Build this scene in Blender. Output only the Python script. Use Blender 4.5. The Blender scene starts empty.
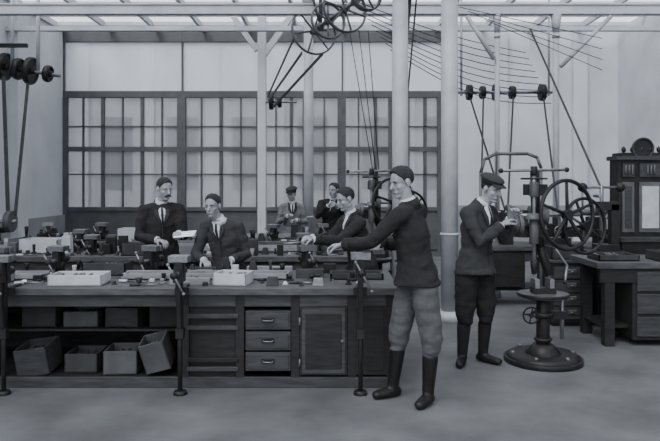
import bpy, bmesh, math, random
import numpy as np
from mathutils import Vector, Matrix, noise
random.seed(7)
V=Vector
scene=bpy.context.scene
COL=scene.collection
# ---------------------------------------------------------------- materials
def tint(v): return (v*0.95, v*0.985, v*1.05)
def mat(name,v,rough=0.7,amt=0.25,scale=8,stretch=(1,1,1),metal=0.0,bump=0.0,rgb=None):
    m=bpy.data.materials.new(name); m.use_nodes=True
    nt=m.node_tree; b=nt.nodes['Principled BSDF']
    c=rgb or tint(v)
    tc=nt.nodes.new('ShaderNodeTexCoord'); mp=nt.nodes.new('ShaderNodeMapping')
    mp.inputs['Scale'].default_value=stretch
    n=nt.nodes.new('ShaderNodeTexNoise'); n.inputs['Scale'].default_value=scale; n.inputs['Detail'].default_value=6
    r=nt.nodes.new('ShaderNodeValToRGB')
    r.color_ramp.elements[0].position=0.3; r.color_ramp.elements[1].position=0.7
    r.color_ramp.elements[0].color=tuple(x*(1-amt) for x in c)+(1,)
    r.color_ramp.elements[1].color=tuple(min(1,x*(1+amt)) for x in c)+(1,)
    nt.links.new(tc.outputs['Object'],mp.inputs[0]); nt.links.new(mp.outputs[0],n.inputs['Vector'])
    nt.links.new(n.outputs['Fac'],r.inputs[0]); nt.links.new(r.outputs[0],b.inputs['Base Color'])
    b.inputs['Roughness'].default_value=rough; b.inputs['Metallic'].default_value=metal
    if v<.05: b.inputs['Specular IOR Level'].default_value=.25
    if bump:
        bp=nt.nodes.new('ShaderNodeBump'); bp.inputs['Strength'].default_value=bump; bp.inputs['Distance'].default_value=0.01
        nt.links.new(n.outputs['Fac'],bp.inputs['Height']); nt.links.new(bp.outputs[0],b.inputs['Normal'])
    return m
def glassy(name,v,trans):
    m=bpy.data.materials.new(name); m.use_nodes=True; nt=m.node_tree
    b=nt.nodes['Principled BSDF']; b.inputs['Base Color'].default_value=tint(v)+(1,); b.inputs['Roughness'].default_value=0.25
    t=nt.nodes.new('ShaderNodeBsdfTransparent'); mx=nt.nodes.new('ShaderNodeMixShader'); mx.inputs[0].default_value=trans
    nt.links.new(b.outputs[0],mx.inputs[1]); nt.links.new(t.outputs[0],mx.inputs[2])
    nt.links.new(mx.outputs[0],nt.nodes['Material Output'].inputs[0]); return m
m_wall=mat('plaster_white',0.54,0.9,0.12,1.2)
m_floor=mat('concrete_floor',0.095,0.85,0.32,2.2,bump=0.2)
m_beam=mat('painted_beam',0.48,0.7,0.12,3)
m_col=mat('painted_iron_column',0.36,0.5,0.12,5)
m_frame=mat('window_frame_paint',0.075,0.7,0.2,4)
m_bench=mat('bench_wood_dark',0.016,0.6,0.4,6,(1,6,6))
m_benchl=mat('bench_wood_worn',0.04,0.6,0.35,6,(1,8,8))
m_top=mat('bench_top_wood',0.05,0.6,0.5,7,(1,5,5))
m_wood=mat('pale_wood',0.20,0.7,0.25,6,(1,5,5))
m_box=mat('light_box_wood',0.42,0.7,0.15,6)
m_crate=mat('crate_wood',0.035,0.7,0.35,6)
m_cratel=mat('crate_wood_pale',0.06,0.7,0.35,6)
m_iron=mat('cast_iron',0.014,0.45,0.35,12)
m_steel=mat('worn_steel',0.18,0.35,0.3,15,metal=0.7)
m_ironl=mat('grey_machine_paint',0.07,0.5,0.3,10)
m_belt=mat('leather_belt',0.04,0.7,0.2,10)
m_paper=mat('paper_white',0.75,0.8,0.03,4)
m_pane=glassy('window_glass_grimy',0.36,0.42)
m_panet=glassy('window_glass_frosted',0.75,0.35)
m_roofg=glassy('roof_glass',0.8,0.8)
m_skin=mat('skin',0.25,0.6,0.10,14)
m_hair=mat('hair_dark',0.022,0.8,0.6,70,(3,1,1),bump=.5)
m_eyew=mat('eye_white',0.22,0.3,0.02,5); m_eye=mat('eye_iris_dark',0.02,0.3,0.1,5); m_lip=mat('lips',0.12,0.5,0.1,20)
def cloth(n,v): return mat(n,v,0.95,0.16,22,bump=0.3)
m_jk=cloth('jacket_black',0.014); m_jk2=cloth('jacket_grey',0.03); m_jk3=cloth('jacket_dark_grey',0.017)
m_lap=cloth('lapel_cloth',0.028); m_tr=cloth('trousers_grey',0.065); m_trd=cloth('trousers_dark',0.012)
m_trm=cloth('trousers_mid',0.05); m_shirt=cloth('shirt_white',0.45); m_boot=mat('boot_leather',0.010,0.45,0.3,15)
m_jl=cloth('smock_grey',0.13)
# ---------------------------------------------------------------- mesh builder
class MB:
    def __init__(s,name,mats): s.name=name; s.mats=mats; s.bm=bmesh.new()
    def _m(s,faces,m):
        for f in faces: f.material_index=m
    def box(s,x0,x1,y0,y1,z0,z1,m=0,rot=None,piv=None,taper=None):
        c=V(((x0+x1)/2,(y0+y1)/2,(z0+z1)/2)); d=((x1-x0),(y1-y0),(z1-z0))
        r=bmesh.ops.create_cube(s.bm,size=1); vs=r['verts']
        for v in vs:
            k=1
            if taper and v.co.z>0: k=taper
            v.co=V((v.co.x*d[0]*k,v.co.y*d[1]*k,v.co.z*d[2]))+c
        if rot is not None:
            p=V(piv) if piv else c
            for v in vs: v.co=rot@(v.co-p)+p
        fs={f for v in vs for f in v.link_faces}; s._m(fs,m); return vs
    def cyl(s,a,b,r1,r2=None,m=0,seg=16):
        a=V(a);b=V(b); r2=r1 if r2 is None else r2
        ax=b-a; L=ax.length
        if L<1e-6: return
        q=ax.to_track_quat('Z','Y').to_matrix().to_4x4(); mt=Matrix.Translation((a+b)/2)@q
        r=bmesh.ops.create_cone(s.bm,cap_ends=True,segments=seg,radius1=r1,radius2=r2,depth=L,matrix=mt)
        fs={f for v in r['verts'] for f in v.link_faces}; s._m(fs,m)
        for f in fs:
            if len(f.verts)==4: f.smooth=True
    def tube(s,pts,r,m=0,seg=8):
        for a,b in zip(pts[:-1],pts[1:]): s.cyl(a,b,r,r,m,seg)
        for p in pts[1:-1]: s.ball(p,(r,r,r),m,1)
    def ball(s,c,rad,m=0,sub=2,R=None):
        mt=Matrix.Translation(V(c))@(R.to_4x4() if R else Matrix())@Matrix.Diagonal((rad[0],rad[1],rad[2],1))
        r=bmesh.ops.create_icosphere(s.bm,subdivisions=sub,radius=1,matrix=mt)
        fs={f for v in r['verts'] for f in v.link_faces}; s._m(fs,m)
        for f in fs: f.smooth=True
    def torus(s,c,ax,R,ra,rw,m=0,seg=40,n=8):
        q=V(ax).to_track_quat('Z','Y').to_matrix(); c=V(c); rings=[]
        for i in range(seg):
            t=2*math.pi*i/seg; ring=[]
            for j in range(n):
                u=2*math.pi*(j+.5)/n
                rr=R+ra*math.cos(u); ring.append(s.bm.verts.new(c+q@V((rr*math.cos(t),rr*math.sin(t),rw*math.sin(u)))))
            rings.append(ring)
        for i in range(seg):
            for j in range(n):
                f=s.bm.faces.new((rings[i][j],rings[(i+1)%seg][j],rings[(i+1)%seg][(j+1)%n],rings[i][(j+1)%n])); f.material_index=m; f.smooth=True
    def wheel(s,c,ax,R,ra=.015,rw=.025,sp=6,hub=.04,sr=.01,m=0,ph=0.2):
        s.torus(c,ax,R,ra,rw,m); a=V(ax).normalized(); c=V(c)
        s.cyl(c-a*(rw*1.6),c+a*(rw*1.6),hub,hub,m)
        q=a.to_track_quat('Z','Y').to_matrix()
        for i in range(sp):
            t=ph+2*math.pi*i/sp; d=q@V((math.cos(t),math.sin(t),0))
            s.cyl(c+d*hub*.8,c+d*R,sr*1.3,sr,m,8)
    def strip(s,pts,w,t=.006,m=0,wd=(0,1,0)):
        wd=V(wd).normalized()
        prev=None
        P=[V(p) for p in pts]
        for i,p in enumerate(P):
            d=(P[min(i+1,len(P)-1)]-P[max(i-1,0)]).normalized(); nn=d.cross(wd).normalized()
            r=[s.bm.verts.new(p+wd*(w/2)*a+nn*(t/2)*b) for a,b in((-1,-1),(1,-1),(1,1),(-1,1))]
            if prev:
                for k in range(4):
                    f=s.bm.faces.new((prev[k],prev[(k+1)%4],r[(k+1)%4],r[k])); f.material_index=m
            else: s.bm.faces.new(r).material_index=m
            prev=r
        s.bm.faces.new(prev[::-1]).material_index=m
    def done(s,bevel=0.004,rotz=0):
        bm=s.bm; bmesh.ops.recalc_face_normals(bm,faces=bm.faces)
        xs=[v.co for v in bm.verts]
        lo=V((min(v.x for v in xs),min(v.y for v in xs),min(v.z for v in xs))); hi=V((max(v.x for v in xs),max(v.y for v in xs),max(v.z for v in xs)))
        o=V(((lo.x+hi.x)/2,(lo.y+hi.y)/2,lo.z))
        for v in bm.verts: v.co-=o
        me=bpy.data.meshes.new(s.name); bm.to_mesh(me); bm.free()
        for m in s.mats: me.materials.append(m)
        ob=bpy.data.objects.new(s.name,me); ob.location=o; ob.rotation_euler[2]=rotz; COL.objects.link(ob)
        if bevel:
            b=ob.modifiers.new('bevel','BEVEL'); b.width=bevel; b.segments=1; b.limit_method='ANGLE'; b.angle_limit=math.radians(50)
        return ob
# ---------------------------------------------------------------- room shell
def simple(name,x0,x1,y0,y1,z0,z1,m,bev=0):
    b=MB(name,[m]); b.box(x0,x1,y0,y1,z0,z1); return b.done(bev)
YB=14.0; XL=-5.75; XR=6.2; ZC=4.85
simple('floor',XL-.2,XR+.2,-3,YB+.3,-.1,0,m_floor)
simple('wall_left',XL-.2,XL,-3,YB+.2,0,ZC,m_wall)
simple('wall_right',XR,XR+.2,-3,YB+.2,0,ZC,m_wall)
XW=2.4
simple('wall_back',XW,XR,YB,YB+.2,0,ZC,m_wall)
simple('courtyard_ground',-16,16,YB+.3,22,-.1,-.02,m_floor)
b=MB('courtyard_building',[mat('outside_brick',0.42,0.9,0.2,3),mat('outside_dark_window',0.10,0.4,0.2,3),m_wall])
b.box(-14,14,20,20.4,0,6)
for i in range(14):
    x=-13+i*2; b.box(x,x+.9,19.95,20,1.4,3.6,1); b.box(x+1.2,x+1.6,19.9,20,0,6,2)
b.done(0)
for i,y in enumerate((6.5,9.2,11.6)):
    simple('trim_%d'%i,XL,XL+.18,y,y+.4,0,ZC,m_wall)
simple('trim_3',3.55,3.8,YB-.12,YB,0,ZC,m_wall)
simple('trim_4',5.2,5.5,YB-.12,YB,0,ZC,m_wall)
m_dado=mat('dado_grey',0.26,0.8,0.1,3)
simple('baseboard_left',XL,XL+.05,-3,YB,0,.9,m_dado)
simple('baseboard_back',XW,XR,YB-.06,YB,0,1.1,m_dado)
def win(name,x0,x1,npane):
    b=MB(name,[m_frame,m_pane,m_panet])
    y0,y1=YB,YB+.1
    b.box(x0,x1,y0+.02,y1-.02,0,.98,0)
    b.box(x0+.08,x1-.08,y0-.01,y0+.02,.15,.85,0)
    for z,h in ((.98,.08),(2.26,.10),(3.42,.14),(4.62,.23)): b.box(x0,x1,y0-.02,y1,z,z+h,0)
    b.box(x0,x1,y0,y1-.02,2.78,2.81,0); b.box(x0,x1,y0,y1-.02,1.75,1.78,0)
    b.box(x0,x0+.09,y0-.03,y1,0,3.42,0); b.box(x1-.09,x1,y0-.03,y1,0,3.42,0)
    b.box(x0,x0+.03,y0-.01,y1,3.4,4.62,0)
    w=(x1-x0)/npane
    for i in range(1,npane):
        t=.03 if i%2 else .07
        b.box(x0+i*w-t/2,x0+i*w+t/2,y0,y1-.02,.98,3.42,0)
    b.box(x0+.05,x1-.05,y0+.05,y0+.055,1.0,3.45,1)
    b.box(x0+.03,x1-.0,y0+.05,y0+.055,3.5,4.65,2)
    return b.done(0)
bays=[(-5.75,-3.2,6),(-3.2,-1.5,4),(-1.5,-.5,3),(-.5,.25,2),(.25,1.35,3),(1.35,2.4,3)]
for i,(a,c,n) in enumerate(bays): win('window_%d'%(i+1),a,c,n)
b=MB('ceiling',[m_beam,m_roofg])
y=-3
while y<YB: b.box(XL,XR,y,y+.05,ZC,ZC+.08,0); y+=.75
x=XL
while x<XR+.1: b.box(x,x+.06,-3,YB+.1,ZC-.02,ZC+.1,0); x+=1.0
b.box(XL,XR,-3,YB+.1,ZC+.11,ZC+.115,1)
b.done(0)
b=MB('roof_tie_beam',[m_beam]); b.box(XL,XR,9.0,9.12,3.93,4.05); b.box(XL,XR,8.98,9.14,4.05,4.07); b.done(.003)
b=MB('roof_tie_beam',[m_beam]); b.box(XL,XR,11.5,11.6,4.28,4.36); b.done(.003)
b=MB('roof_tie_beam',[m_beam]); b.box(XL,XR,7.4,7.62,4.1,4.3); b.done(.003)
b=MB('wooden_post',[m_beam])
b.box(-1.33,-1.18,11.93,12.08,0,ZC); b.box(-1.38,-1.13,11.88,12.13,0,.3)
R=Matrix.Rotation(math.radians(35),3,'Y')
b.box(-.99,-.88,11.95,12.05,3.75,4.95,0,R); R=Matrix.Rotation(math.radians(-35),3,'Y'); b.box(-1.64,-1.54,11.95,12.05,3.95,4.8,0,R)
b.done()
def column(x,y,r,z=4.1,base=True):
    b=MB('iron_column',[m_col]); b.cyl((x,y,0),(x,y,z),r,r*.95,0,24)
    if base: b.cyl((x,y,0),(x,y,.12),r*1.7,r*1.4,0,24)
    b.cyl((x,y,z-.25),(x,y,z),r,r*1.7,0,24); b.cyl((x,y,z-.32),(x,y,z-.28),r*1.25,r*1.25,0,24)
    for zz in (1.0,): b.torus((x,y,zz),(0,0,1),r,.012,.015)
    return b.done(0)
column(1.38,7.5,.10); column(.81,7.5,.095); column(-.37,11.2,.085,4.85); column(2.33,9.06,.035,3.93); column(3.15,9.06,.045,3.93)
b=MB('iron_brace',[m_col]); b.cyl((2.28,9.02,3.3),(1.9,9.02,3.9),.03,.03); b.done(0)
b=MB('iron_brace',[m_col]); b.cyl((3.2,9.02,3.2),(3.9,9.02,3.9),.03,.03); b.done(0)
# ---------------------------------------------------------------- overhead shafting
b=MB('line_shaft_pulleys',[m_ironl,m_belt,m_steel])
b.cyl((-.25,9.2,3.72),(.55,7.55,3.88),.025,.025,2)
ax=(V((.8,-1.65,.16))).normalized()
def sp(t): return V((-.25,9.2,3.72))+V((.8,-1.65,.16))*t
b.wheel(sp(.03),ax,.33,.014,.03,6,.05,.012)
b.wheel(sp(.28),ax,.24,.014,.03,6,.05,.012,ph=.5)
b.wheel(sp(.55),ax,.30,.014,.03,6,.05,.012,ph=.8)
b.wheel(sp(.85),ax,.2,.014,.05,5,.05,.012)
for t in (.15,.7):
    p=sp(t); b.cyl(p,(p.x,p.y,ZC),.025,.025,0); b.cyl((p.x-.3,p.y,ZC),(p.x,p.y,p.z),.015,.015,0); b.ball(p,(.06,.06,.06),0)
b.done(0)
b=MB('drive_belt',[m_belt])
for (a,c) in (((-.5,9.2,3.66),(-1.1,11.6,3.15)),((-.1,9.2,3.42),(-1.0,11.6,2.95)),((-.4,9.3,3.45),(-1.1,11.6,3.05))): b.strip([a,c],.05,.012,0,(0,0,1))
b.done(0)
b=MB('countershaft',[m_iron,m_steel])
b.cyl((-1.17,11.8,3.05),(-.6,11.8,3.05),.02,.02,1); b.cyl((-1.1,11.8,3.05),(-1.03,11.8,3.05),.14,.14,0,24); b.cyl((-.95,11.8,3.05),(-.88,11.8,3.05),.1,.1,0,24); b.done(0)
b=MB('drive_rope',[m_belt])
for k in range(9):
    a=V((.3+.06*k,8.4,3.95-.08*k)); c=V((3.1+.05*k,10.3,3.65-.10*k)); pts=[]
    for i in range(9):
        t=i/8; p=a.lerp(c,t); p.z-=.08*math.sin(math.pi*t)*(1+.25*k); pts.append(p)
    b.tube(pts,.0065,0,6)
b.done(0)
b=MB('drive_rope',[m_belt])
for k in range(4):
    b.tube([(1.6+.1*k,8.0,3.75-.05*k),(3.6,8.6,3.5-.14*k)],.005,0,6)
for k in range(3): b.tube([(.25+.12*k,8.35,3.55),(.56+.04*k,8.5,1.75)],.006,0,6)
b.done(0)
b=MB('countershaft',[m_iron,m_steel,m_col])
b.cyl((1.9,9.8,2.95),(3.4,9.8,2.95),.022,.022,1)
for x,r in ((2.1,.11),(2.3,.09),(2.5,.12),(2.75,.09),(3.2,.12)): b.cyl((x-.035,9.8,2.95),(x+.035,9.8,2.95),r,r,0,24); b.torus((x,9.8,2.95),(1,0,0),r,.01,.04)
for x in (1.98,3.3): b.cyl((x,9.8,2.9),(x,9.8,ZC),.018,.018,2)
b.done(0)
b=MB('countershaft',[m_iron,m_steel,m_col])
b.cyl((XL,10.6,3.55),(-4.4,10.6,3.33),.03,.03,1)
for i,(x,r) in enumerate(((-5.5,.13),(-5.3,.21),(-5.08,.16),(-4.88,.21),(-4.6,.12))):
    z=3.55-(x+5.75)*.16; b.wheel((x,10.6,z),(1,0,-.16),r,.02,.05,5,.05,.02); b.cyl((x-.02,10.6,z+.003),(x+.02,10.6,z-.003),r*.9,r*.9,0,24)
    if i%2: b.cyl((x+.12,10.6,z),(x+.12,10.6,ZC),.03,.03,2)
b.box(-5.75,-4.9,10.5,10.56,3.78,3.84,0)
b.done(0)
b=MB('drive_belt',[m_belt])
b.strip([(-5.44,10.6,3.42),(-5.2,9.6,1.0)],.07,.01,0,(1,0,0)); b.strip([(-5.25,10.45,3.3),(-4.75,9.6,1.0)],.06,.01,0,(1,0,0)); b.strip([(-4.88,10.5,3.2),(-4.65,9.6,1.1)],.05,.01,0,(1,0,0))
b.done(0)
b=MB('drive_belt',[m_belt]); b.strip([(.98,7.8,4.05),(.76,7.75,1.7)],.05,.01,0,(1,0,0)); b.strip([(1.06,7.8,4.05),(.84,7.75,1.7)],.02,.01,0,(1,0,0)); b.done(0)
b=MB('drive_belt',[m_belt])
for (a,c) in (((2.3,9.75,2.87),(1.9,8.2,1.0)),((2.5,9.75,2.9),(2.1,8.2,1.0)),((2.75,9.75,2.9),(2.35,8.6,1.2)),((2.1,9.75,2.87),(2.35,8.7,1.2)),((3.2,9.75,2.9),(2.9,8.2,1.0)),((3.0,9.75,3.9),(3.1,7.4,1.5))): b.strip([a,c],.025,.01,0,(1,0,0))
b.done(0)
# ---------------------------------------------------------------- front workbench
YF=5.05; YK=6.0; ZT=.78
b=MB('workbench',[m_bench,m_benchl,m_top,m_iron,m_steel])
X0,X1=-3.9,.51
b.box(X0,X1+.03,YF-.04,YK+.04,ZT-.055,ZT,2)
b.box(X0,X1,YF,YF+.03,ZT-.15,ZT-.055,1)
b.box(X0,X1,YK-.03,YK,.05,ZT-.055,0)
b.box(X0,X1,YF+.02,YK,.04,.08,0)
b.box(X0,X1,YF-.005,YF+.02,0.0,.085,1)
for x in (-3.86,-2.62,-1.13,-.70,-.27,.17,.47):
    b.box(x-.035,x+.035,YF-.004,YF+.08,0,ZT-.055,0)
for x in (-1.13,-.70,-.27,.17): b.box(x-.015,x+.015,YF+.02,YK,.05,ZT-.06,0)
b.box(X1-.03,X1,YF,YK,.0,ZT-.055,0)
b.box(X0,-1.15,YF+.3,YK,.37,.39,1)
b.box(-1.10,-.72,YF+.03,YF+.05,.08,.63,0)
for z,mm in ((.13,1),(.20,0),(.45,1),(.54,1)): b.box(-1.11,-.71,YF-.012,YF+.02,z,z+.035,mm)
for i in range(3):
    z=.135+i*.16; b.box(-.655,-.305,YF-.015,YF+.3,z,z+.145,1); b.box(-.64,-.32,YF-.022,YF-.01,z+.015,z+.13,1)
    for sx in (-.48,): 
        b.tube([(sx-.04,YF-.02,z+.08),(sx-.035,YF-.045,z+.075),(sx+.035,YF-.045,z+.075),(sx+.04,YF-.02,z+.08)],.006,4)
    b.box(-.53,-.43,YF-.026,YF-.018,z+.06,z+.1,3)
b.box(-.235,.135,YF-.012,YF+.02,.10,.63,0); b.box(-.22,.12,YF-.02,YF-.01,.115,.62,1)
b.box(-.19,.09,YF-.024,YF-.015,.15,.58,0); b.ball((.095,YF-.03,.37),(.012,.012,.012),4)
for z in (.2,.52): b.cyl((-.235,YF-.022,z-.03),(-.235,YF-.022,z+.03),.008,.008,4)
b.box(.20,.44,YF-.006,YF+.02,.1,.63,0)
b.box(.22,.42,YF-.012,YF,.14,.6,0)
b.done(.004)
def bench(x0,x1,y0,y1,zt=.78,name='workbench'):
    b=MB(name,[m_bench,m_benchl,m_top])
    b.box(x0,x1,y0,y1,zt-.06,zt,2); b.box(x0+.05,x1-.05,y0+.04,y0+.07,zt-.2,zt-.06,1); b.box(x0+.05,x1-.05,y1-.07,y1-.04,zt-.2,zt-.06,1)
    n=max(2,int((x1-x0)/1.3)+1)
    for i in range(n):
        x=x0+.08+(x1-x0-.16)*i/(n-1)
        for y in (y0+.05,y1-.12): b.box(x-.04,x+.04,y,y+.08,0,zt-.06,0)
    b.box(x0+.1,x1-.1,y0+.08,y1-.08,.2,.23,0)
    b.box(x0+.1,x0+.6,y0+.03,y1-.1,.25,zt-.08,0)
    return b.done(.004)
bench(-4.4,.35,7.15,8.0); bench(-4.6,.3,8.9,9.7); bench(1.9,4.2,8.3,9.0)
# ---------------------------------------------------------------- vises
def leg_vise(x,y,top=1.06,leg=True,zb=0.0,rz=0,name='leg_vise'):
    b=MB(name,[m_iron,m_steel])
    if leg:
        b.cyl((x,y,0),(x,y,.03),.055,.045); b.cyl((x,y,.02),(x,y,.7),.017,.022,0,10)
        b.box(x-.03,x+.03,y-.03,y+.03,.42,.5)
        b.box(x-.02,x+.02,y-.025,y+.025,.5,.95,0)
        R=Matrix.Rotation(math.radians(7),3,'X'); b.box(x-.018,x+.018,y-.065,y-.035,.5,.93,0,R)
    z=top
    b.box(x-.035,x+.035,y-.01,y+.045,z-.2,z-.03,0,taper=.8)
    b.box(x-.035,x+.035,y-.085,y-.03,z-.2,z-.03,0,taper=.8)
    b.box(x-.075,x+.075,y-.005,y+.04,z-.05,z,1); b.box(x-.075,x+.075,y-.08,y-.025,z-.05,z,1)
    zs=z-.13; b.cyl((x,y-.2,zs),(x,y+.14,zs),.017,.017,1); b.ball((x,y-.19,zs),(.032,.03,.032),0); b.cyl((x,y+.05,zs),(x,y+.13,zs),.035,.03,0)
    a=V((math.sin(.5)*.15,0,-math.cos(.5)*.15)); c=V((x,y-.2,zs))
    b.cyl(c-a*.6,c+a,.008,.008,1,8); b.ball(c-a*.6,(.014,)*3,1); b.ball(c+a,(.014,)*3,1)
    if not leg:
        b.cyl((x,y,zb),(x,y,zb+.02),.09,.08); b.cyl((x,y,zb+.02),(x,y,z-.15),.045,.035)
    else:
        b.box(x-.05,x+.05,y+.03,y+.075,.74,.80,0); b.box(x-.02,x+.02,y+.03,y+.25,.781,.80,0)
    return b.done(.003,rz)
YV=4.93
leg_vise(-1.13,YV-.03,1.05); leg_vise(.23,YV-.03,1.07); leg_vise(-2.46,YV-.03,1.05)
OCC=[]   # footprints already taken on the bench tops
def free(x0,x1,y0,y1,pad=.015):
    for a in OCC:
        if x0-pad<a[1] and x1+pad>a[0] and y0-pad<a[3] and y1+pad>a[2]: return False
    return True
def take(x0,x1,y0,y1): OCC.append((x0,x1,y0,y1))
for x in (-1.13,.23,-2.46): take(x-.05,x+.05,5.0,5.16)
leg_vise(-.2,5.88,1.03,False,.78,.4,'bench_vise'); take(-.3,-.1,5.66,6.0)
for x,y in ((-2.95,5.85),(-1.6,5.85),(-2.45,5.88),(-3.85,7.4),(-2.7,7.4),(-1.05,7.4),(-.3,7.4),(-2.0,7.86),(-3.95,9.15),(-3.2,9.15),(-2.25,9.15),(-1.5,9.15),(-.8,9.15),(-.1,9.15),(0.1,7.8),(-3.0,7.85)):
    leg_vise(x,y,1.0+random.random()*.05,False,.78,random.uniform(-.4,.4),'bench_vise'); take(x-.1,x+.1,y-.2,y+.15)
# ---------------------------------------------------------------- boxes / clutter
def open_box(name,x,y,z,w,d,h,m,rot=None,filled=True):
    b=MB(name,[m,m_crate,m_steel]); t=.012
    b.box(-w/2,w/2,-d/2,d/2,0,t); b.box(-w/2,w/2,-d/2,-d/2+t,0,h); b.box(-w/2,w/2,d/2-t,d/2,0,h)
    b.box(-w/2,-w/2+t,-d/2,d/2,0,h); b.box(w/2-t,w/2,-d/2,d/2,0,h)
    if filled:
        for i in range(5):
            xx=random.uniform(-w/2+.03,w/2-.03); b.cyl((xx,-d/2+.03,h*.5),(xx+random.uniform(-.02,.02),d/2-.03,h*.75),.008,.012,2,8)
    b.bm.transform(Matrix.Translation((x,y,z))@(rot.to_4x4() if rot else Matrix()))
    if z>.7: take(x-w/2-.02,x+w/2+.02,y-d/2-.02,y+d/2+.02)
    return b.done(.002)
Rz=lambda a:Matrix.Rotation(a,3,'Z'); Rx=lambda a:Matrix.Rotation(a,3,'X'); Ry=lambda a:Matrix.Rotation(a,3,'Y')
open_box('tool_box',-2.02,5.25,ZT,.42,.26,.085,m_box,Rz(.03))
open_box('tool_box',-.78,5.25,ZT,.27,.24,.095,m_box,Rz(-.15))
open_box('tool_box',-2.8,5.25,ZT,.38,.26,.07,m_wood)
open_box('tool_box',-3.35,7.6,ZT,.45,.3,.16,m_box); open_box('tool_box',-1.65,7.35,ZT,.4,.28,.12,m_wood)
open_box('tool_box',-2.75,9.3,ZT,.5,.3,.16,m_box); open_box('tool_box',-3.55,5.6,ZT,.4,.3,.14,m_crate)
open_box('tool_box',-2.15,7.35,ZT,.35,.25,.13,m_crate)
open_box('tool_box',-1.98,5.8,ZT,.38,.24,.11,m_crate)
xs=[-3.6,-3.2,-2.33,-1.98,-1.66]
for i,x in enumerate(xs):
    open_box('wooden_crate',x,YF+.2+.05*(i%2),.085,.26,.28,.15+.035*(i%3),(m_crate,m_cratel,m_benchl)[i%3],Rz(random.uniform(-.12,.12)) if i!=2 else Ry(-.14)@Rx(.1))
for i,x in enumerate([-3.5,-3.05,-2.42,-2.08,-1.72,-1.37]):
    open_box('wooden_crate',x,YF+.47,.395,.28,.26,.13+.03*(i%3),(m_cratel,m_benchl,m_crate)[i%3],Rz(random.uniform(-.12,.12)))
open_box('wooden_crate',-1.34,YF+.13,.14,.2,.22,.24,m_cratel,Ry(-.25)@Rx(.2))
def tray(x0,x1,y,w=.16,z=ZT,m=m_wood):
    take(x0,x1,y,y+w)
    b=MB('wooden_tray',[m,m_crate,m_steel]); b.box(x0,x1,y,y+w,z,z+.012,1); b.box(x0,x1,y,y+.018,z,z+.05); b.box(x0,x1,y+w-.018,y+w,z,z+.06); b.box(x0,x0+.018,y,y+w,z,z+.05); b.box(x1-.018,x1,y,y+w,z,z+.05)
    for i in range(int((x1-x0)*9)):
        xx=random.uniform(x0+.03,x1-.25); yy=random.uniform(y+.03,y+w-.03); b.cyl((xx,yy,z+.025),(xx+.2,yy+random.uniform(-.01,.01),z+.03),.009,.006,2,8)
    b.done(.002)
tray(-1.75,-.95,5.45,.16); tray(-.85,-.35,5.45,.16); tray(-3.3,-2.4,5.45,.12); tray(-.0,.45,5.45,.16,m=m_crate)
tray(-1.7,-1.3,7.62,.2); tray(-1.1,-.3,7.65,.2); tray(-2.0,-.4,9.4,.2); tray(-4.3,-3.7,7.7,.2)
TOPS=((-3.8,.4,5.10,5.97),(-4.3,.25,7.2,7.95),(-4.3,.25,8.95,9.65))
b=MB('planks_and_bars',[m_wood,m_crate,m_steel,m_benchl])
for i in range(110):
    T=TOPS[i%3]; L=random.uniform(.2,.7); w=random.uniform(.03,.07); x=random.uniform(T[0],T[1]-L); y=random.uniform(T[2],T[3]-w)
    if not free(x,x+L,y,y+w): continue
    take(x,x+L,y,y+w); b.box(x,x+L,y,y+w,ZT,ZT+random.uniform(.02,.09),random.randint(0,3))
b.done(.002)
b=MB('metal_workpieces',[m_crate,m_wood,m_iron,m_steel,m_box])
for i in range(1200):
    T=TOPS[i%3]; s_=random.uniform(.03,.11); x=random.uniform(T[0],T[1]-.12); y=random.uniform(T[2],T[3]-.12)
    if not free(x,x+s_*1.3,y,y+s_,.005): continue
    take(x,x+s_*1.3,y,y+s_); hh=s_*random.uniform(.4,2.4 if (i%3 or y>5.6) else 1.0); mm=random.choice((0,0,1,2,2,2,2,3,4))
    if i%2: b.box(x,x+s_*1.3,y,y+s_,ZT,ZT+hh,mm,taper=random.choice((1,.8,.5)))
    else:
        b.cyl((x+s_/2,y+s_/2,ZT),(x+s_/2,y+s_/2,ZT+hh*.3),s_*.48,s_*.45,mm,12); b.cyl((x+s_/2,y+s_/2,ZT+hh*.3),(x+s_/2,y+s_/2,ZT+hh),s_*.2,s_*.3,mm,12)
b.done(.002)
b=MB('hand_files',[m_steel,m_crate,m_box])
for i in range(900):
    T=TOPS[i%3]; x=random.uniform(T[0]+.1,T[1]-.25); y=random.uniform(T[2],T[3]-.1)
    a=random.uniform(-.6,.6); L=random.uniform(.08,.2); d=V((math.cos(a),math.sin(a)*.45,0)); p=V((x,y,ZT+.013)); e=p+d*L; s0=p-d*.08
    if not free(s0.x,e.x,min(s0.y,e.y),max(s0.y,e.y),.008): continue
    take(s0.x,e.x,min(s0.y,e.y),max(s0.y,e.y))
    b.cyl(p,e,.008,.005,0,8); b.cyl(s0,p,.012,.013,random.choice((1,2)),8)
b.done(0)
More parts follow.
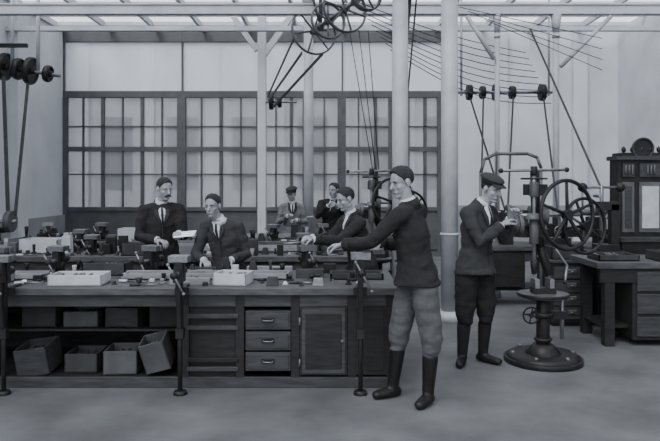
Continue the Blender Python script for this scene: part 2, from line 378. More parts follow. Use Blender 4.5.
# ---------------------------------------------------------------- drill press
def drill_press(x,y,k=1.0,name='drill_press'):
    b=MB(name,[m_iron,m_steel,m_ironl])
    P=lambda a,c,d:(a,c,d)
    b.cyl(P(0,0,0),P(0,0,.045),.34,.34,0,40); b.cyl(P(0,0,.045),P(0,0,.075),.32,.29,0,40)
    for i in range(6):
        t=i*math.pi/3; b.cyl((.27*math.cos(t),.27*math.sin(t),.07),(.27*math.cos(t),.27*math.sin(t),.095),.02,.02,1,6)
    b.cyl(P(0,0,.07),P(0,0,.16),.16,.085,0,32); b.cyl(P(0,0,.15),P(0,0,.55),.058,.058,0,24)
    b.torus((0,0,.2),(0,0,1),.065,.015,.015); b.torus((0,0,.42),(0,0,1),.075,.02,.03)
    b.box(-.05,.2,-.035,.035,.38,.45); b.cyl((.17,0,.2),(.17,0,.58),.018,.018,1); b.wheel((-.12,-.05,.42),(0,1,0),.07,.008,.01,4,.02,.006)
    b.cyl((-.12,-.05,.42),(0,0,.42),.012,.012,1)
    b.cyl((0,0,.55),(0,0,.58),.12,.2,0,32); b.cyl((0,0,.58),(0,0,.61),.22,.22,2,40); b.torus((0,0,.6),(0,0,1),.22,.008,.015)
    b.box(-.10,.1,-.06,.06,.61,.66,0); b.box(-.09,-.05,-.07,.07,.66,.74,1); b.box(.04,.08,-.07,.07,.66,.74,1)
    b.tube([(.12,.1,.55),(.10,.13,.75),(.02,.14,1.0),(-.02,.14,1.25),(-.03,.14,1.7)],.042,0,12)
    b.box(-.2,.04,.05,.2,1.10,1.22); b.box(-.12,.05,.02,.2,1.48,1.58)
    b.cyl((-.08,0,.82),(-.08,0,1.72),.018,.018,1); b.cyl((-.08,0,.78),(-.08,0,.9),.022,.034,0); b.cyl((-.08,0,.66),(-.08,0,.8),.006,.009,1)
    b.cyl((-.08,0,1.05),(-.08,0,1.27),.042,.042,2); b.cyl((-.08,0,1.47),(-.08,0,1.6),.04,.04,2)
    b.cyl((-.08,0,1.27),(-.08,0,1.32),.09,.05,2,24)
    b.cyl((-.02,0,1.30),(.03,0,1.30),.05,.09,2,24)
    b.cyl((-.2,0.02,1.30),(.0,.02,1.30),.02,.02,1); b.cyl((.0,.0,1.31),(.34,.03,1.31),.02,.02,1)
    b.tube([(.24,.16,1.05),(.24,.10,1.31)],.025); b.box(-.02,.3,.12,.18,1.03,1.09)
    axw=V((.42,-.9,.05)).normalized()
    b.wheel((.20,-.05,1.31),axw,.305,.018,.02,5,.045,.013,0,.3)
    b.wheel((.42,.12,1.20),axw,.25,.015,.02,5,.04,.012,0,.7)
    b.cyl((.20,-.05,1.31),(.42,.12,1.20),.012,.012,1)
    b.cyl((.40,-.14,1.48),(.40,-.27,1.48),.013,.016,1)
    for i,(r,xx) in enumerate(((.09,-.20),(.075,-.235),(.06,-.27))): b.cyl((xx-.018,.02,1.22),(xx+.018,.02,1.22),r,r,2,28)
    b.cyl((-.29,.02,1.22),(-.1,.02,1.22),.015,.015,1)
    b.cyl((-.38,-.02,1.70),(.22,.02,1.71),.013,.013,1); b.ball((-.38,-.02,1.70),(.024,)*3); b.ball((.22,.02,1.71),(.024,)*3)
    b.cyl((-.08,0,1.66),(-.08,0,1.74),.035,.03,0)
    b.torus((-.08,0,1.63),(0,0,1),.11,.009,.009); b.cyl((-.19,0,1.63),(.03,0,1.63),.007,.007,0)
    b.tube([(.12,.02,1.0),(.2,-.04,.86),(.16,-.1,.72)],.012,1); b.ball((.16,-.1,.72),(.02,)*3)
    b.bm.transform(Matrix.Translation((x,y,0))@Matrix.Scale(k,4))
    return b.done(.002)
drill_press(1.90,5.8)
drill_press(.62,8.4,1.02,'pillar_drill')
b=MB('pipe_frame',[m_ironl]); b.tube([(1.6,6.9,0),(1.6,6.9,1.7),(1.64,6.9,1.84),(1.76,6.9,1.9),(2.1,6.9,1.9),(2.2,6.9,1.86),(2.24,6.9,1.75),(2.24,6.9,0)],.018); b.done(0)
def lathe(x,y,z,L=1.5):
    b=MB('bench_lathe',[m_iron,m_steel,m_ironl])
    b.box(x,x+L,y,y+.18,z+.1,z+.2); b.box(x+.05,x+.2,y,y+.18,z,z+.1); b.box(x+L-.2,x+L-.05,y,y+.18,z,z+.1)
    b.box(x+.05,x+.4,y+.01,y+.17,z+.2,z+.32); b.box(x+.05,x+.1,y+.03,y+.15,z+.32,z+.45); b.box(x+.35,x+.4,y+.03,y+.15,z+.32,z+.45)
    for i,r in enumerate((.1,.085,.07)): b.cyl((x+.13+i*.06,y+.09,z+.42),(x+.19+i*.06,y+.09,z+.42),r,r,2,24)
    b.cyl((x,y+.09,z+.42),(x+.46,y+.09,z+.42),.02,.02,1); b.cyl((x+.43,y+.09,z+.42),(x+.48,y+.09,z+.42),.09,.09,1,24)
    b.box(x+.7,x+.85,y-.06,y+.22,z+.2,z+.27); b.box(x+.74,x+.81,y-.02,y+.1,z+.27,z+.36); b.wheel((x+.77,y-.1,z+.18),(0,1,0),.07,.008,.01,4,.02,.006,1)
    b.box(x+L-.3,x+L-.14,y+.02,y+.16,z+.2,z+.36); b.cyl((x+L-.38,y+.09,z+.42),(x+L-.08,y+.09,z+.42),.045,.045,2); b.wheel((x+L-.05,y+.09,z+.42),(1,0,0),.08,.008,.01,5,.02,.006,1)
    return b.done(.003)
lathe(2.2,8.5,.78)
def drawers(name,x0,x1,y0,y1,z1,n):
    b=MB(name,[m_bench,m_benchl,m_steel]); b.box(x0,x1,y0,y1,.04,z1); b.box(x0-.02,x1+.02,y0-.02,y1,z1,z1+.03,1); b.box(x0+.02,x1-.02,y0+.02,y1,0,.04)
    h=(z1-.1)/n
    for i in range(n):
        z=.08+i*h; b.box(x0+.03,x1-.03,y0-.012,y0+.02,z,z+h-.02,1); b.ball(((x0+x1)/2,y0-.025,z+h/2),(.014,)*3,2)
        b.box((x0+x1)/2-.05,(x0+x1)/2+.05,y0-.018,y0-.01,z+h/2-.02,z+h/2+.03,2)
    return b.done(.004)
drawers('drawer_cabinet',2.45,2.9,7.2,7.7,.70,4)
open_box('tool_box',2.67,7.45,.73,.36,.3,.14,m_crate)
# fly press with ball weights
b=MB('screw_press',[m_iron,m_steel,m_ironl])
X,Y=3.12,7.35
b.box(X-.16,X+.16,Y-.15,Y+.15,0,.75,0,taper=.85); b.box(X-.2,X+.2,Y-.17,Y+.17,.75,.82)
b.box(X-.12,X+.12,Y-.1,Y+.1,.82,.9); b.box(X+.04,X+.13,Y-.05,Y+.05,.9,1.35); b.box(X-.1,X+.13,Y-.05,Y+.05,1.28,1.38)
b.cyl((X-.05,Y,.98),(X-.05,Y,1.56),.022,.022,1); b.box(X-.09,X-.01,Y-.04,Y+.04,.96,1.06)
b.cyl((X-.28,Y-.04,1.54),(X+.18,Y+.04,1.54),.015,.015,1); b.ball((X-.28,Y-.04,1.54),(.055,)*3); b.ball((X+.18,Y+.04,1.54),(.055,)*3); b.cyl((X-.28,Y-.04,1.3),(X-.28,Y-.04,1.5),.012,.012,1)
b.done(.004)
b=MB('workbench',[m_bench,m_benchl,m_top,m_steel])
b.box(2.58,4.2,6.28,7.0,.76,.82,2); b.box(2.62,4.2,6.31,6.34,.62,.76,0)
for x in (2.72,4.1):
    for y in (6.36,6.9): b.box(x-.05,x+.05,y-.045,y+.045,0,.76,0)
b.box(2.94,3.6,6.32,6.9,.06,.76,0)
for i in range(3): b.box(2.98,3.56,6.30,6.33,.1+i*.22,.29+i*.22,1); b.ball((3.27,6.29,.2+i*.22),(.014,)*3,3)
b.box(2.68,4.15,6.4,6.9,.16,.19,0)
b.done(.004)
open_box('tool_box',2.85,6.55,.82,.4,.3,.06,m_crate); open_box('tool_box',3.4,6.5,.82,.35,.3,.09,m_crate)
b=MB('glazed_tool_cupboard',[m_iron,m_ironl,m_box,m_benchl])
x0,x1,y0,y1=3.42,4.4,7.6,8.0
b.box(x0,x1,y0,y1,0,.9,0); b.box(x0-.03,x1+.03,y0-.03,y1,.9,.95,3)
b.box(x0+.02,x1-.02,y0+.15,y1,.95,1.86,0)
b.box(x0-.02,x1+.02,y0+.1,y1,1.86,1.91,3)
b.box(x0+.05,x1-.05,y0+.12,y1,1.91,1.95,0)
for i in range(9): b.ball((x0+.08+i*.105,y0+.15,1.985),(.03,.03,.045),0,1)
b.cyl((x0+.3,y0+.13,2.0),(x0+.3,y0+.17,2.0),.12,.12,0,24); b.torus((x0+.3,y0+.12,2.0),(0,1,0),.12,.012,.015,3)
for (a,c) in ((x0+.06,x0+.2),(x0+.26,x0+.52),(x0+.58,x0+.94)):
    b.box(a,c,y0+.13,y0+.16,1.0,1.6,1); b.box(a,c,y0+.12,y0+.14,1.66,1.82,3)
    b.box(a+.03,c-.03,y0+.12,y0+.135,1.05,1.55,2 if a>x0+.2 else 3)
    for j in range(3): b.cyl(((a+c)/2+(j-1)*.04,y0+.11,1.69),((a+c)/2+(j-1)*.04,y0+.11,1.8),.012,.012,1,8)
b.done(.003)
b=MB('grinding_machine',[m_iron,m_steel,m_ironl])
b.box(-5.35,-4.75,9.3,9.8,0,.12); b.box(-5.25,-4.85,9.35,9.75,.12,.85,0,taper=.7); b.box(-5.3,-4.8,9.4,9.7,.85,.93)
b.cyl((-5.45,9.55,1.02),(-4.6,9.55,1.02),.03,.03,1); b.cyl((-5.42,9.55,1.02),(-5.34,9.55,1.02),.16,.16,2,28); b.cyl((-4.74,9.55,1.02),(-4.66,9.55,1.02),.16,.16,2,28)
b.cyl((-5.14,9.55,1.02),(-4.96,9.55,1.02),.1,.1,0,24); b.done(.004)
# ---------------------------------------------------------------- people
def loft(bm,pts,rads,side,seg=18,flat=False,m=0):
    pts=[V(p) for p in pts]
    n=len(pts)
    T=[(pts[min(i+1,n-1)]-pts[max(i-1,0)]).normalized() for i in range(n)]
    def ring(p,t,rx,ry):
        u=V(side)-t*V(side).dot(t)
        if u.length<1e-3: u=t.orthogonal()
        u.normalize(); w=t.cross(u)
        return [bm.verts.new(p+u*rx*math.cos(2*math.pi*k/seg)+w*ry*math.sin(2*math.pi*k/seg)) for k in range(seg)]
    def cap(p,t,rx,ry,sgn):
        r=min(rx,ry); out=[]
        for a in (30,60):
            a=math.radians(a); out.append(ring(p+t*sgn*r*math.sin(a),t,rx*math.cos(a),ry*math.cos(a)))
        return out, bm.verts.new(p+t*sgn*r)
    if flat: v0=bm.verts.new(pts[0]); v1=bm.verts.new(pts[-1]); c0=[];c1=[]
    else:
        c0,v0=cap(pts[0],T[0],*rads[0],-1); c1,v1=cap(pts[-1],T[-1],*rads[-1],1)
    rows=c0[::-1]+[ring(p,t,*r) for p,t,r in zip(pts,T,rads)]+c1
    for a,c in zip(rows[:-1],rows[1:]):
        for k in range(seg): bm.faces.new((a[k],a[(k+1)%seg],c[(k+1)%seg],c[k])).material_index=m
    for k in range(seg):
        bm.faces.new((v0,rows[0][(k+1)%seg],rows[0][k])).material_index=m; bm.faces.new((v1,rows[-1][k],rows[-1][(k+1)%seg])).material_index=m
def remesh(bm,vox,it=4,fac=.5):
    bmesh.ops.recalc_face_normals(bm,faces=bm.faces)
    me=bpy.data.meshes.new('tmp'); bm.to_mesh(me); bm.free()
    ob=bpy.data.objects.new('tmp',me); COL.objects.link(ob)
    m=ob.modifiers.new('r','REMESH'); m.mode='VOXEL'; m.voxel_size=vox
    if it: s=ob.modifiers.new('s','SMOOTH'); s.factor=fac; s.iterations=it
    dg=bpy.context.evaluated_depsgraph_get(); dg.update()
    res=bpy.data.meshes.new_from_object(ob.evaluated_get(dg))
    bpy.data.objects.remove(ob); bpy.data.meshes.remove(me); res.materials.clear()
    return res
def addobj(name,me,parent,mats):
    for m in mats: me.materials.append(m)
    me.polygons.foreach_set('use_smooth',[True]*len(me.polygons))
    o=bpy.data.objects.new(name,me); COL.objects.link(o); o.parent=parent; return o
class Body:
    def __init__(s): s.bm=bmesh.new(); s.pr=[]
    def seg(s,pts,rads,lab,side=(1,0,0),flat=False):
        rads=[(r,r) if not isinstance(r,tuple) else r for r in rads]; pts=[V(p) for p in pts]
        loft(s.bm,pts,rads,side,flat=flat)
        for i in range(len(pts)-1): s.pr.append((pts[i],pts[i+1],rads[i],rads[i+1],V(side),lab,flat))
    def build(s,vox,clothlabs,cuts=(),zneck=9):
        me=remesh(s.bm,vox,3)
        if cuts:
            bm=bmesh.new(); bm.from_mesh(me)
            for z in cuts: bmesh.ops.bisect_plane(bm,geom=bm.verts[:]+bm.edges[:]+bm.faces[:],plane_co=(0,0,z),plane_no=(0,0,1),dist=1e-4)
            bm.to_mesh(me); bm.free(); me.update()
        nv=len(me.vertices)
        nf=len(me.polygons); fc=np.empty(nf*3); me.polygons.foreach_get('center',fc); fc=fc.reshape(-1,3)
        best=np.full(nf,1e9); lab=np.zeros(nf,dtype=int)
        for a,b,ra,rb,side,l,flat in s.pr:
            A=np.array(a); ax=(b-a); L=ax.length
            if L<1e-5: continue
            t=ax.normalized(); u=side-t*side.dot(t)
            if u.length<1e-3: u=t.orthogonal()
            u.normalize(); w=t.cross(u)
            D=fc-A; tt=D@np.array(t)/L; tc=np.clip(tt,0,1)
            rx=ra[0]+(rb[0]-ra[0])*tc; ry=ra[1]+(rb[1]-ra[1])*tc; rm=np.minimum(rx,ry)
            du=D@np.array(u); dv=D@np.array(w); dt=(tt-tc)*L
            q=np.sqrt((du/rx)**2+(dv/ry)**2+(dt/rm)**2); d=(q-1)*rm
            if flat: d=np.where(np.abs(dt)>.008,1.0,d)
            k=d<best; best[k]=d[k]; lab[k]=l
        z=fc[:,2]
        lab[(lab==1)&(z>cuts[0])]=0; lab[(lab==0)&(z<cuts[0])]=1
        lab[(lab==0)&(z>zneck)]=2
        if len(cuts)>1: lab[(lab==1)&(z<cuts[1])]=5; lab[(lab==5)&(z>cuts[1])]=1
        nrm=[v.normal.copy() for v in me.vertices]
        vl=np.zeros(nv,dtype=int)
        for p in me.polygons:
            for vi in p.vertices: vl[vi]=lab[p.index]
        for i,v in enumerate(me.vertices):
            if vl[i] in clothlabs:
                c=v.co; n=noise.noise(V((c.x*9,c.y*9,c.z*16)))*.010+noise.noise(V((c.x*18,c.y*18,c.z*30)))*.005
                v.co=c+nrm[i]*n
                if abs(c.z-cuts[0])<.03 and vl[i]==0: v.co+=V((nrm[i].x,nrm[i].y,0))*.006
        return me,lab
def frame(f,up=(0,0,1)):
    f=V(f).normalized(); r=f.cross(V(up)).normalized(); u=r.cross(f)
    return Matrix((r,f,u)).transposed()
def lerp(a,b,t): return a+(b-a)*max(0,min(1,t))
def make_head(root,c,f,up=(0,0,1),k=1.0,cap=None,mous=False,skin=m_skin,hairm=m_hair,quiff=0.0):
    bm=bmesh.new()
    def el(cc,rr):
        bmesh.ops.create_icosphere(bm,subdivisions=3,radius=1,matrix=Matrix.Translation(cc)@Matrix.Diagonal((*rr,1)))
    el((0,-.01,.035),(.073,.093,.08)); el((0,.020,-.028),(.060,.065,.082)); el((0,.060,-.088),(.024,.024,.020))
    loft(bm,[(0,.082,.008),(0,.102,-.024)],[(.010,.010),(.014,.012)],(1,0,0))
    loft(bm,[(-.036,.066,.024),(0,.074,.026),(.036,.066,.024)],[(.014,.014)]*3,(0,0,1))
    loft(bm,[(-.02,.075,-.06),(.02,.075,-.06)],[(.011,.011)]*2,(0,0,1))
    loft(bm,[(-.044,-.002,-.060),(-.016,.05,-.088)],[(.018,.018),(.018,.018)],(0,0,1)); loft(bm,[(.044,-.002,-.060),(.016,.05,-.088)],[(.018,.018),(.018,.018)],(0,0,1))
    for s in (-1,1):
        el((s*.035,.052,-.022),(.024,.024,.022)); el((s*.077,-.008,-.004),(.009,.018,.029))
    me=remesh(bm,.005,5)
    M=Matrix.Translation(V(c))@frame(f,up).to_4x4()@Matrix.Scale(k,4)
    me.transform(M); addobj('head',me,root,[skin])
    b=MB('face',[m_eyew,m_eye,m_lip,hairm])
    for s in (-1,1):
        b.ball((s*.030,.073,.002),(.013,.008,.006),0); b.ball((s*.029,.0785,.002),(.006,.005,.006),1,1)
        b.tube([(s*.016,.083,.022),(s*.03,.082,.027),(s*.045,.072,.022)],.0035,3,6)
    b.tube([(-.019,.083,-.061),(0,.087,-.060),(.019,.083,-.061)],.0035,2,6)
    if mous: 
        for s in (-1,1): b.ball((s*.017,.088,-.049),(.024,.011,.008),3,2,Ry(s*.3))
    fm=bpy.data.meshes.new('face'); b.bm.transform(M); b.bm.to_mesh(fm); b.bm.free(); addobj('face_features',fm,root,b.mats)
    bm=bmesh.new(); bmesh.ops.create_icosphere(bm,subdivisions=6,radius=1)
    for v in bm.verts:
        d=v.co.normalized(); p=V((d.x*.073,d.y*.093-.01,d.z*.08+.035)); low=V((d.x*.062,d.y*.079-.01,d.z*.068+.03))
        if p.y>.045: zt=lerp(.052,.092,(p.y-.045)/.022)
        elif p.y>.015: zt=lerp(.0,.052,(p.y-.015)/.03)
        elif p.y>-.03: zt=lerp(.028,.012,abs(p.y+.005)/.025)
        else: zt=lerp(.012,-.025,(-.03-p.y)/.03)
        h=p.z-zt+.010*noise.noise(V((p.x*50,p.y*50,p.z*20)))
        w=max(0,min(1,h/.016+.25))
        streak=noise.noise(V((p.x*110,p.y*22,p.z*40)))
        thick=.002+.009*max(0,d.z)**1.3*(1+(.9+quiff)*max(0,d.y))+.004*streak*(.4+.6*max(0,d.z))+.004*max(0,d.z)*(1 if p.x>.02 else .2)
        v.co=low.lerp(p+d*thick,w)
    me=bpy.data.meshes.new('hair'); bm.to_mesh(me); bm.free(); me.transform(M); addobj('hair',me,root,[hairm])
    if cap:
        b=bmesh.new(); bmesh.ops.create_icosphere(b,subdivisions=4,radius=1)
        for v in b.verts:
            d=v.co.copy(); z=d.z*.045 if d.z>0 else d.z*.02
            v.co=V((d.x*.100,d.y*.116-.012,z+.094+.012*d.y*-1))
        loft(b,[(0,-.01,.055),(0,-.01,.095)],[(.082,.100),(.086,.104)],(1,0,0),seg=28,flat=True)
        vs=[]
        for i in range(11):
            a=math.radians(20+14*i); vs.append((V((.078*math.cos(a),.03+.06*math.sin(a),.068)),V((.08*math.cos(a),.035+.105*math.sin(a),.052))))
        tops=[(b.verts.new(p),b.verts.new(q)) for p,q in vs]; bots=[(b.verts.new(p-V((0,0,.006))),b.verts.new(q-V((0,0,.006)))) for p,q in vs]
        for i in range(10):
            b.faces.new((tops[i][0],tops[i][1],tops[i+1][1],tops[i+1][0])); b.faces.new((bots[i][0],bots[i+1][0],bots[i+1][1],bots[i][1])); b.faces.new((tops[i][1],bots[i][1],bots[i+1][1],tops[i+1][1]))
        me=bpy.data.meshes.new('cap'); b.to_mesh(me); b.free(); me.transform(M); addobj('flat_cap',me,root,[cap])
def make_hand(root,w,d,n,curl,ts,k=1.0):
    w=V(w);d=V(d).normalized(); n=V(n); n=(n-d*n.dot(d)).normalized(); s=d.cross(n)
    bm=bmesh.new()
    loft(bm,[w-d*.03,w+d*.01,w+d*.05*k,w+d*.085*k],[(.024*k,.019*k),(.026*k,.018*k),(.038*k,.015*k),(.040*k,.013*k)],s,16)
    for i,(o,L) in enumerate(((.031,.9),(.011,1.05),(-.010,1.0),(-.030,.78))):
        p=w+d*(.082*k)+s*(o*k*ts); a=0; pts=[p]
        for seg,c in ((.042,.5),(.028,.9),(.022,.7)):
            a+=curl*c; dd=d*math.cos(a)+n*math.sin(a); p=p+dd*seg*L*k; pts.append(p)
        loft(bm,pts,[(.0095*k,)*2,(.009*k,)*2,(.0082*k,)*2,(.0068*k,)*2],s,10)
    p=w+d*.03*k+s*(.026*k*ts); pts=[p]
    for seg,dv in ((.04,d*.65+s*ts*.65+n*.3),(.032,d*.8+s*ts*.25+n*(.35+.4*curl)),(.024,d*.8-s*ts*.1+n*(.4+.5*curl))):
        p=p+dv.normalized()*seg*k; pts.append(p)
    loft(bm,pts,[(.015*k,)*2,(.011*k,)*2,(.010*k,)*2,(.008*k,)*2],s,10)
    addobj('hand',remesh(bm,.0042,2,.4),root,[m_skin])
def person(name,o,J,f,hf,jk,tr,boots,k=1.0,lower=None,cap=None,mous=False,hup=(0,0,1),shirt=True,knick=False,curl=(1.1,1.1),hn=None,shirtcol=m_shirt,hem=.10,hk=1.0,quiff=0.0,widecollar=False):
    f=V(f).normalized(); L=V((0,0,1)).cross(f)
    root=bpy.data.objects.new(name,None); COL.objects.link(root); root.location=o; root.empty_display_size=.1
    B=Body(); g=lambda a:V(J[a])
    lower=lower or boots
    pel=g('pel'); nk=g('nk'); sl=g('sL'); sr=g('sR'); hd=g('hd')
    side=(sl-sr).normalized(); sc=(sl+sr)/2
    JK,TR,SK,SH,BT,LW,LP,TIE,CL=range(9)
    X=bmesh.new()    # crisp clothing details
    waist=pel.lerp(sc,.32); chest=pel.lerp(sc,.72)
    B.seg([pel,waist,chest,sc+V((0,0,-.02))],[(.155*k,.12*k),(.148*k,.118*k),(.172*k,.128*k),(.14*k,.095*k)],JK,side)
    hemp=pel+V((0,0,-hem))
    B.seg([waist,pel+V((0,0,.02)),hemp],[(.152*k,.122*k),(.170*k,.145*k),(.188*k,.172*k)],JK,side,flat=True)
    B.seg([sr,sc+V((0,0,.02)),sl],[.062*k,.075*k,.062*k],JK,f)
    B.seg([sc,nk+V((0,0,.0))],[.095*k,.062*k],JK,side)
    B.seg([nk-V((0,0,.02)),hd+V((0,0,-.05))-f*.01],[.052*k,.052*k],SK,side)
    dn=(hd-nk).normalized()
    loft(X,[nk-dn*.02,nk+dn*.036],[(.069*k,.067*k),(.061*k,.059*k)],side,24,True,0)
    loft(X,[nk-dn*.045-f*.014,nk+dn*.022-f*.016],[(.088*k,.076*k),(.070*k,.064*k)],side,24,True,3)
    if widecollar: loft(X,[nk-dn*.035+f*.01,nk+dn*.01+f*.012],[(.098*k,.085*k),(.07*k,.066*k)],side,24,True,0)
    if shirt:
        a=nk+f*.045*k-V((0,0,.03)); c=chest+f*.130*k; mid=a.lerp(c,.5)
        loft(X,[a,mid+f*.020,c],[(.040*k,.020),(.032*k,.018),(.008,.012)],side,16,False,0)
        loft(X,[a+f*.016,mid+f*.036,c+f*.008],[(.012,.008),(.014,.008),(.008,.008)],side,10,False,1)
        for s in (-1,1): loft(X,[nk+side*s*.060*k+f*.022-V((0,0,.0)),mid+side*s*.048*k+f*.020,c+side*s*.008],[(.016,.009),(.026,.009),(.012,.009)],side,12,False,2)
        loft(X,[c,pel+f*.145*k,hemp+f*.178*k],[(.006,.006)]*3,side,8,False,2)
        for q in (.1,.4,.7): 
            pp=c.lerp(pel+f*.147*k,q)+side*.02
            r=bmesh.ops.create_icosphere(X,subdivisions=1,radius=.009,matrix=Matrix.Translation(pp+f*.004))
            for ff in {ff for v in r['verts'] for ff in v.link_faces}: ff.material_index=1
    for s_,sh in (('L',sl),('R',sr)):
        e=g('e'+s_); w=g('w'+s_); hd_=(w-e).normalized()
        B.seg([sh,sh.lerp(e,.5),e,e.lerp(w,.5),w-hd_*.02],[.064*k,.060*k,.054*k,.050*k,.041*k],JK,(0,0,1))
        loft(X,[w-hd_*.06,w-hd_*.0],[(.050*k,.050*k),(.048*k,.048*k)],(0,0,1),20,True,3)
        loft(X,[w-hd_*.02,w+hd_*.014],[(.036*k,.036*k),(.036*k,.036*k)],(0,0,1),20,True,0)
        hip=g('h'+s_) if 'h'+s_ in J else pel+L*(.085*k*(1 if s_=='L' else -1))-V((0,0,.02))
        an=g('a'+s_) if 'a'+s_ in J else V((hip.x,hip.y,.09))+L*(.03*(1 if s_=='L' else -1))-f*.02
        kn=g('k'+s_) if 'k'+s_ in J else hip.lerp(an,.5)+f*.03
        toe=g('t'+s_) if 't'+s_ in J else V((an.x,an.y,.035))+f*.15+L*(.03*(1 if s_=='L' else -1))
        toe.z=.034
        if knick:
            B.seg([hip,hip.lerp(kn,.5),kn+V((0,0,.02)),kn-V((0,0,.06))],[.098*k,.094*k,.084*k,.068*k],TR,f)
            B.seg([kn,kn.lerp(an,.35),an],[.052*k,.058*k,.042*k],LW,f)
        else:
            B.seg([hip,hip.lerp(kn,.5),kn,kn.lerp(an,.5),an+V((0,0,.0))],[.098*k,.085*k,.070*k,.062*k,.06*k],TR,f)
        fd=(toe-an); fd.z=0; fd.normalize(); heel=V((an.x,an.y,.04))-fd*.035
        B.seg([an+V((0,0,.04)),V((an.x,an.y,.05))],[.045*k,.042*k],BT,f)
        B.seg([heel,V((an.x,an.y,.042))+fd*.05,toe],[(.036,.038),(.044,.04),(.038,.032)],BT,fd.cross(V((0,0,1))))
        if hn and s_ in hn: dd,nn=hn[s_]
        else: dd,nn=hd_,V((0,0,-1))
        make_hand(root,w+hd_*.01,dd,nn,curl[0 if s_=='L' else 1],(1 if s_=='L' else -1)*1,k*.98)
    cuts=[hemp.z+.004]
    if knick: cuts.append((J['kL'][2] if 'kL' in J else .45)-.11)
    me,lab=B.build(.011,{JK,TR},cuts,nk.z+.008)
    ob=addobj('body',me,root,[jk,tr,m_skin,shirtcol,boots,lower,m_lap,m_trd,shirtcol])
    me.polygons.foreach_set('material_index',lab.astype(np.int32)); me.update()
    bmesh.ops.recalc_face_normals(X,faces=X.faces); xm=bpy.data.meshes.new('shirt_and_collar'); X.to_mesh(xm); X.free()
    addobj('shirt_and_collar',xm,root,[shirtcol,m_trd,m_lap,jk])
    make_head(root,hd,hf,hup,.98*hk,cap=cap,mous=mous,quiff=quiff)
    return root
person('man_filing',(.58,4.75,0),dict(pel=(.055,0,.92),nk=(-.01,0,1.45),sL=(-.09,-.15,1.365),sR=(.085,.15,1.375),hd=(-.055,-.01,1.595),
  eL=(-.29,-.13,1.17),wL=(-.47,.02,1.14),eR=(-.02,.25,1.12),wR=(-.22,.13,1.14),
  hL=(.09,-.08,.88),kL=(.145,-.10,.47),aL=(.125,-.08,.09),tL=(.045,-.19,.03),hR=(.02,.08,.88),kR=(-.065,.07,.47),aR=(-.11,.09,.09),tR=(-.24,.03,.03)),
  (-.85,.5,0),(-.88,-.42,-.22),m_jk3,m_tr,m_boot,knick=True,lower=m_boot,hem=.07,shirt=True,
  hn={'L':(V((-.9,.35,-.1)),V((0,0,-1))),'R':(V((-.9,.1,0)),V((0,.2,-1)))},curl=(.9,1.5),quiff=1.0)
b=MB('hand_file',[m_steel,m_wood]); b.cyl((.0,4.86,1.09),(.3,4.86,1.10),.007,.012,0,8); b.cyl((.3,4.86,1.10),(.4,4.87,1.10),.014,.016,1,10); b.done(0)
person('youth_with_cap',(1.28,5.72,0),dict(pel=(.0,0,.88),nk=(.06,-.01,1.41),sL=(.15,.12,1.335),sR=(-.10,-.12,1.33),hd=(.125,-.05,1.535),
  eL=(.27,.08,1.09),wL=(.29,-.04,1.27),eR=(-.01,-.23,1.09),wR=(.18,-.15,1.22),
  hL=(.08,.04,.86),kL=(.09,.0,.47),aL=(.08,.06,.09),tL=(.19,-.05,.03),hR=(-.08,-.04,.86),kR=(-.11,-.07,.47),aR=(-.12,-.02,.09),tR=(-.17,-.15,.03)),
  (.6,-.8,0),(.62,-.75,-.28),m_jk2,m_trd,m_boot,k=1.04,knick=True,lower=m_trd,cap=m_jk2,hem=.08,curl=(.8,.8))
person('man_with_moustache',(-1.72,6.65,0),dict(pel=(0,0,.86),nk=(0,-.02,1.385),sL=(.17,.03,1.315),sR=(-.16,-.06,1.315),hd=(.04,-.06,1.525),
  eL=(.23,-.04,1.05),wL=(.24,-.28,1.09),eR=(-.2,-.13,1.05),wR=(.02,-.27,1.03)),
  (.3,-.95,0),(.7,-.7,-.2),m_jk3,m_trd,m_boot,mous=True,curl=(1.2,.9),k=1.03,quiff=.5)
b=MB('paper_sheet',[m_paper]); b.box(-1.5,-1.3,6.2,6.34,1.095,1.1,0,Rx(.3)@Ry(-.1)); b.done(0)
person('boy_at_bench',(-1.05,6.32,0),dict(pel=(.06,.04,.78),nk=(-.03,-.02,1.235),sL=(.16,-.03,1.16),sR=(-.16,.02,1.165),hd=(-.075,-.08,1.37),
  eL=(.25,-.03,.9),wL=(.13,-.23,.87),eR=(-.24,-.06,.9),wR=(-.13,-.25,.87)),
  (-.25,-.97,0),(-.3,-.95,-.15),m_jk2,m_trd,m_boot,k=.96,curl=(1.0,1.0),hk=.97,widecollar=True)
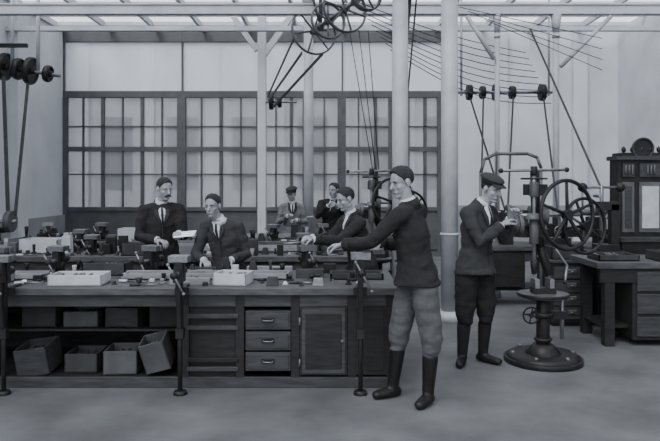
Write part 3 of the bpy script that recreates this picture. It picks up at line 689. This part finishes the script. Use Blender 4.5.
person('boy_filing',(.22,6.25,0),dict(pel=(.09,.0,.82),nk=(-.02,-.03,1.30),sL=(.06,-.16,1.215),sR=(-.07,.12,1.225),hd=(-.07,-.06,1.435),
  eL=(-.14,-.29,1.06),wL=(-.36,-.37,1.08),eR=(-.22,.02,1.04),wR=(-.38,-.18,1.08)),
  (-.9,-.42,0),(-.88,-.4,-.3),m_jk3,m_trm,m_boot,k=.94,curl=(1.3,1.3),hk=.97)
b=MB('hand_file',[m_steel,m_wood]); b.cyl((-.42,5.86,1.045),(-.12,5.98,1.05),.007,.012,0,8); b.cyl((-.12,5.98,1.05),(-.04,6.01,1.05),.014,.016,1,10); b.done(0)
person('youth_with_cap',(-.62,10.7,0),dict(pel=(0,0,.80),nk=(0,-.02,1.26),sL=(.16,.0,1.19),sR=(-.16,-.0,1.19),hd=(-.01,-.05,1.395),
  eL=(.22,-.04,.94),wL=(.08,-.22,.98),eR=(-.22,-.04,.94),wR=(-.06,-.24,1.05)),
  (.1,-1,0),(-.3,-.9,-.15),m_jl,m_trm,m_boot,k=.92,cap=m_jk2,hk=.97)
person('youth_standing',(.02,10.0,0),dict(pel=(0,0,.85),nk=(0.02,-.02,1.34),sL=(.16,.02,1.27),sR=(-.15,-.05,1.27),hd=(.04,-.06,1.47),
  eL=(.23,-.15,1.08),wL=(.1,-.3,1.22),eR=(-.2,-.2,1.08),wR=(-.05,-.3,1.24)),
  (-.3,-.95,0),(-.6,-.8,-.1),m_jk,m_trd,m_boot,k=.95)
# ---------------------------------------------------------------- light, world, camera
w=bpy.data.worlds.new('World'); scene.world=w; w.use_nodes=True
bg=w.node_tree.nodes['Background']; bg.inputs[0].default_value=(.94,.975,1.04,1); bg.inputs[1].default_value=2.4
s=bpy.data.lights.new('sun','SUN'); s.energy=5.0; s.angle=math.radians(35); s.color=(.98,.99,1.0)
so=bpy.data.objects.new('sun',s); COL.objects.link(so); so.location=(-3,-4,9)
so.rotation_euler=V((.45,.75,-1.0)).to_track_quat('-Z','Y').to_euler()
cam=bpy.data.cameras.new('camera'); co=bpy.data.objects.new('camera',cam); COL.objects.link(co)
co.location=(0,0,1.6); co.rotation_euler=(math.radians(90),0,0)
cam.sensor_width=36; cam.lens=650/660*36; cam.shift_y=-38.5/660; cam.clip_end=100
scene.camera=co
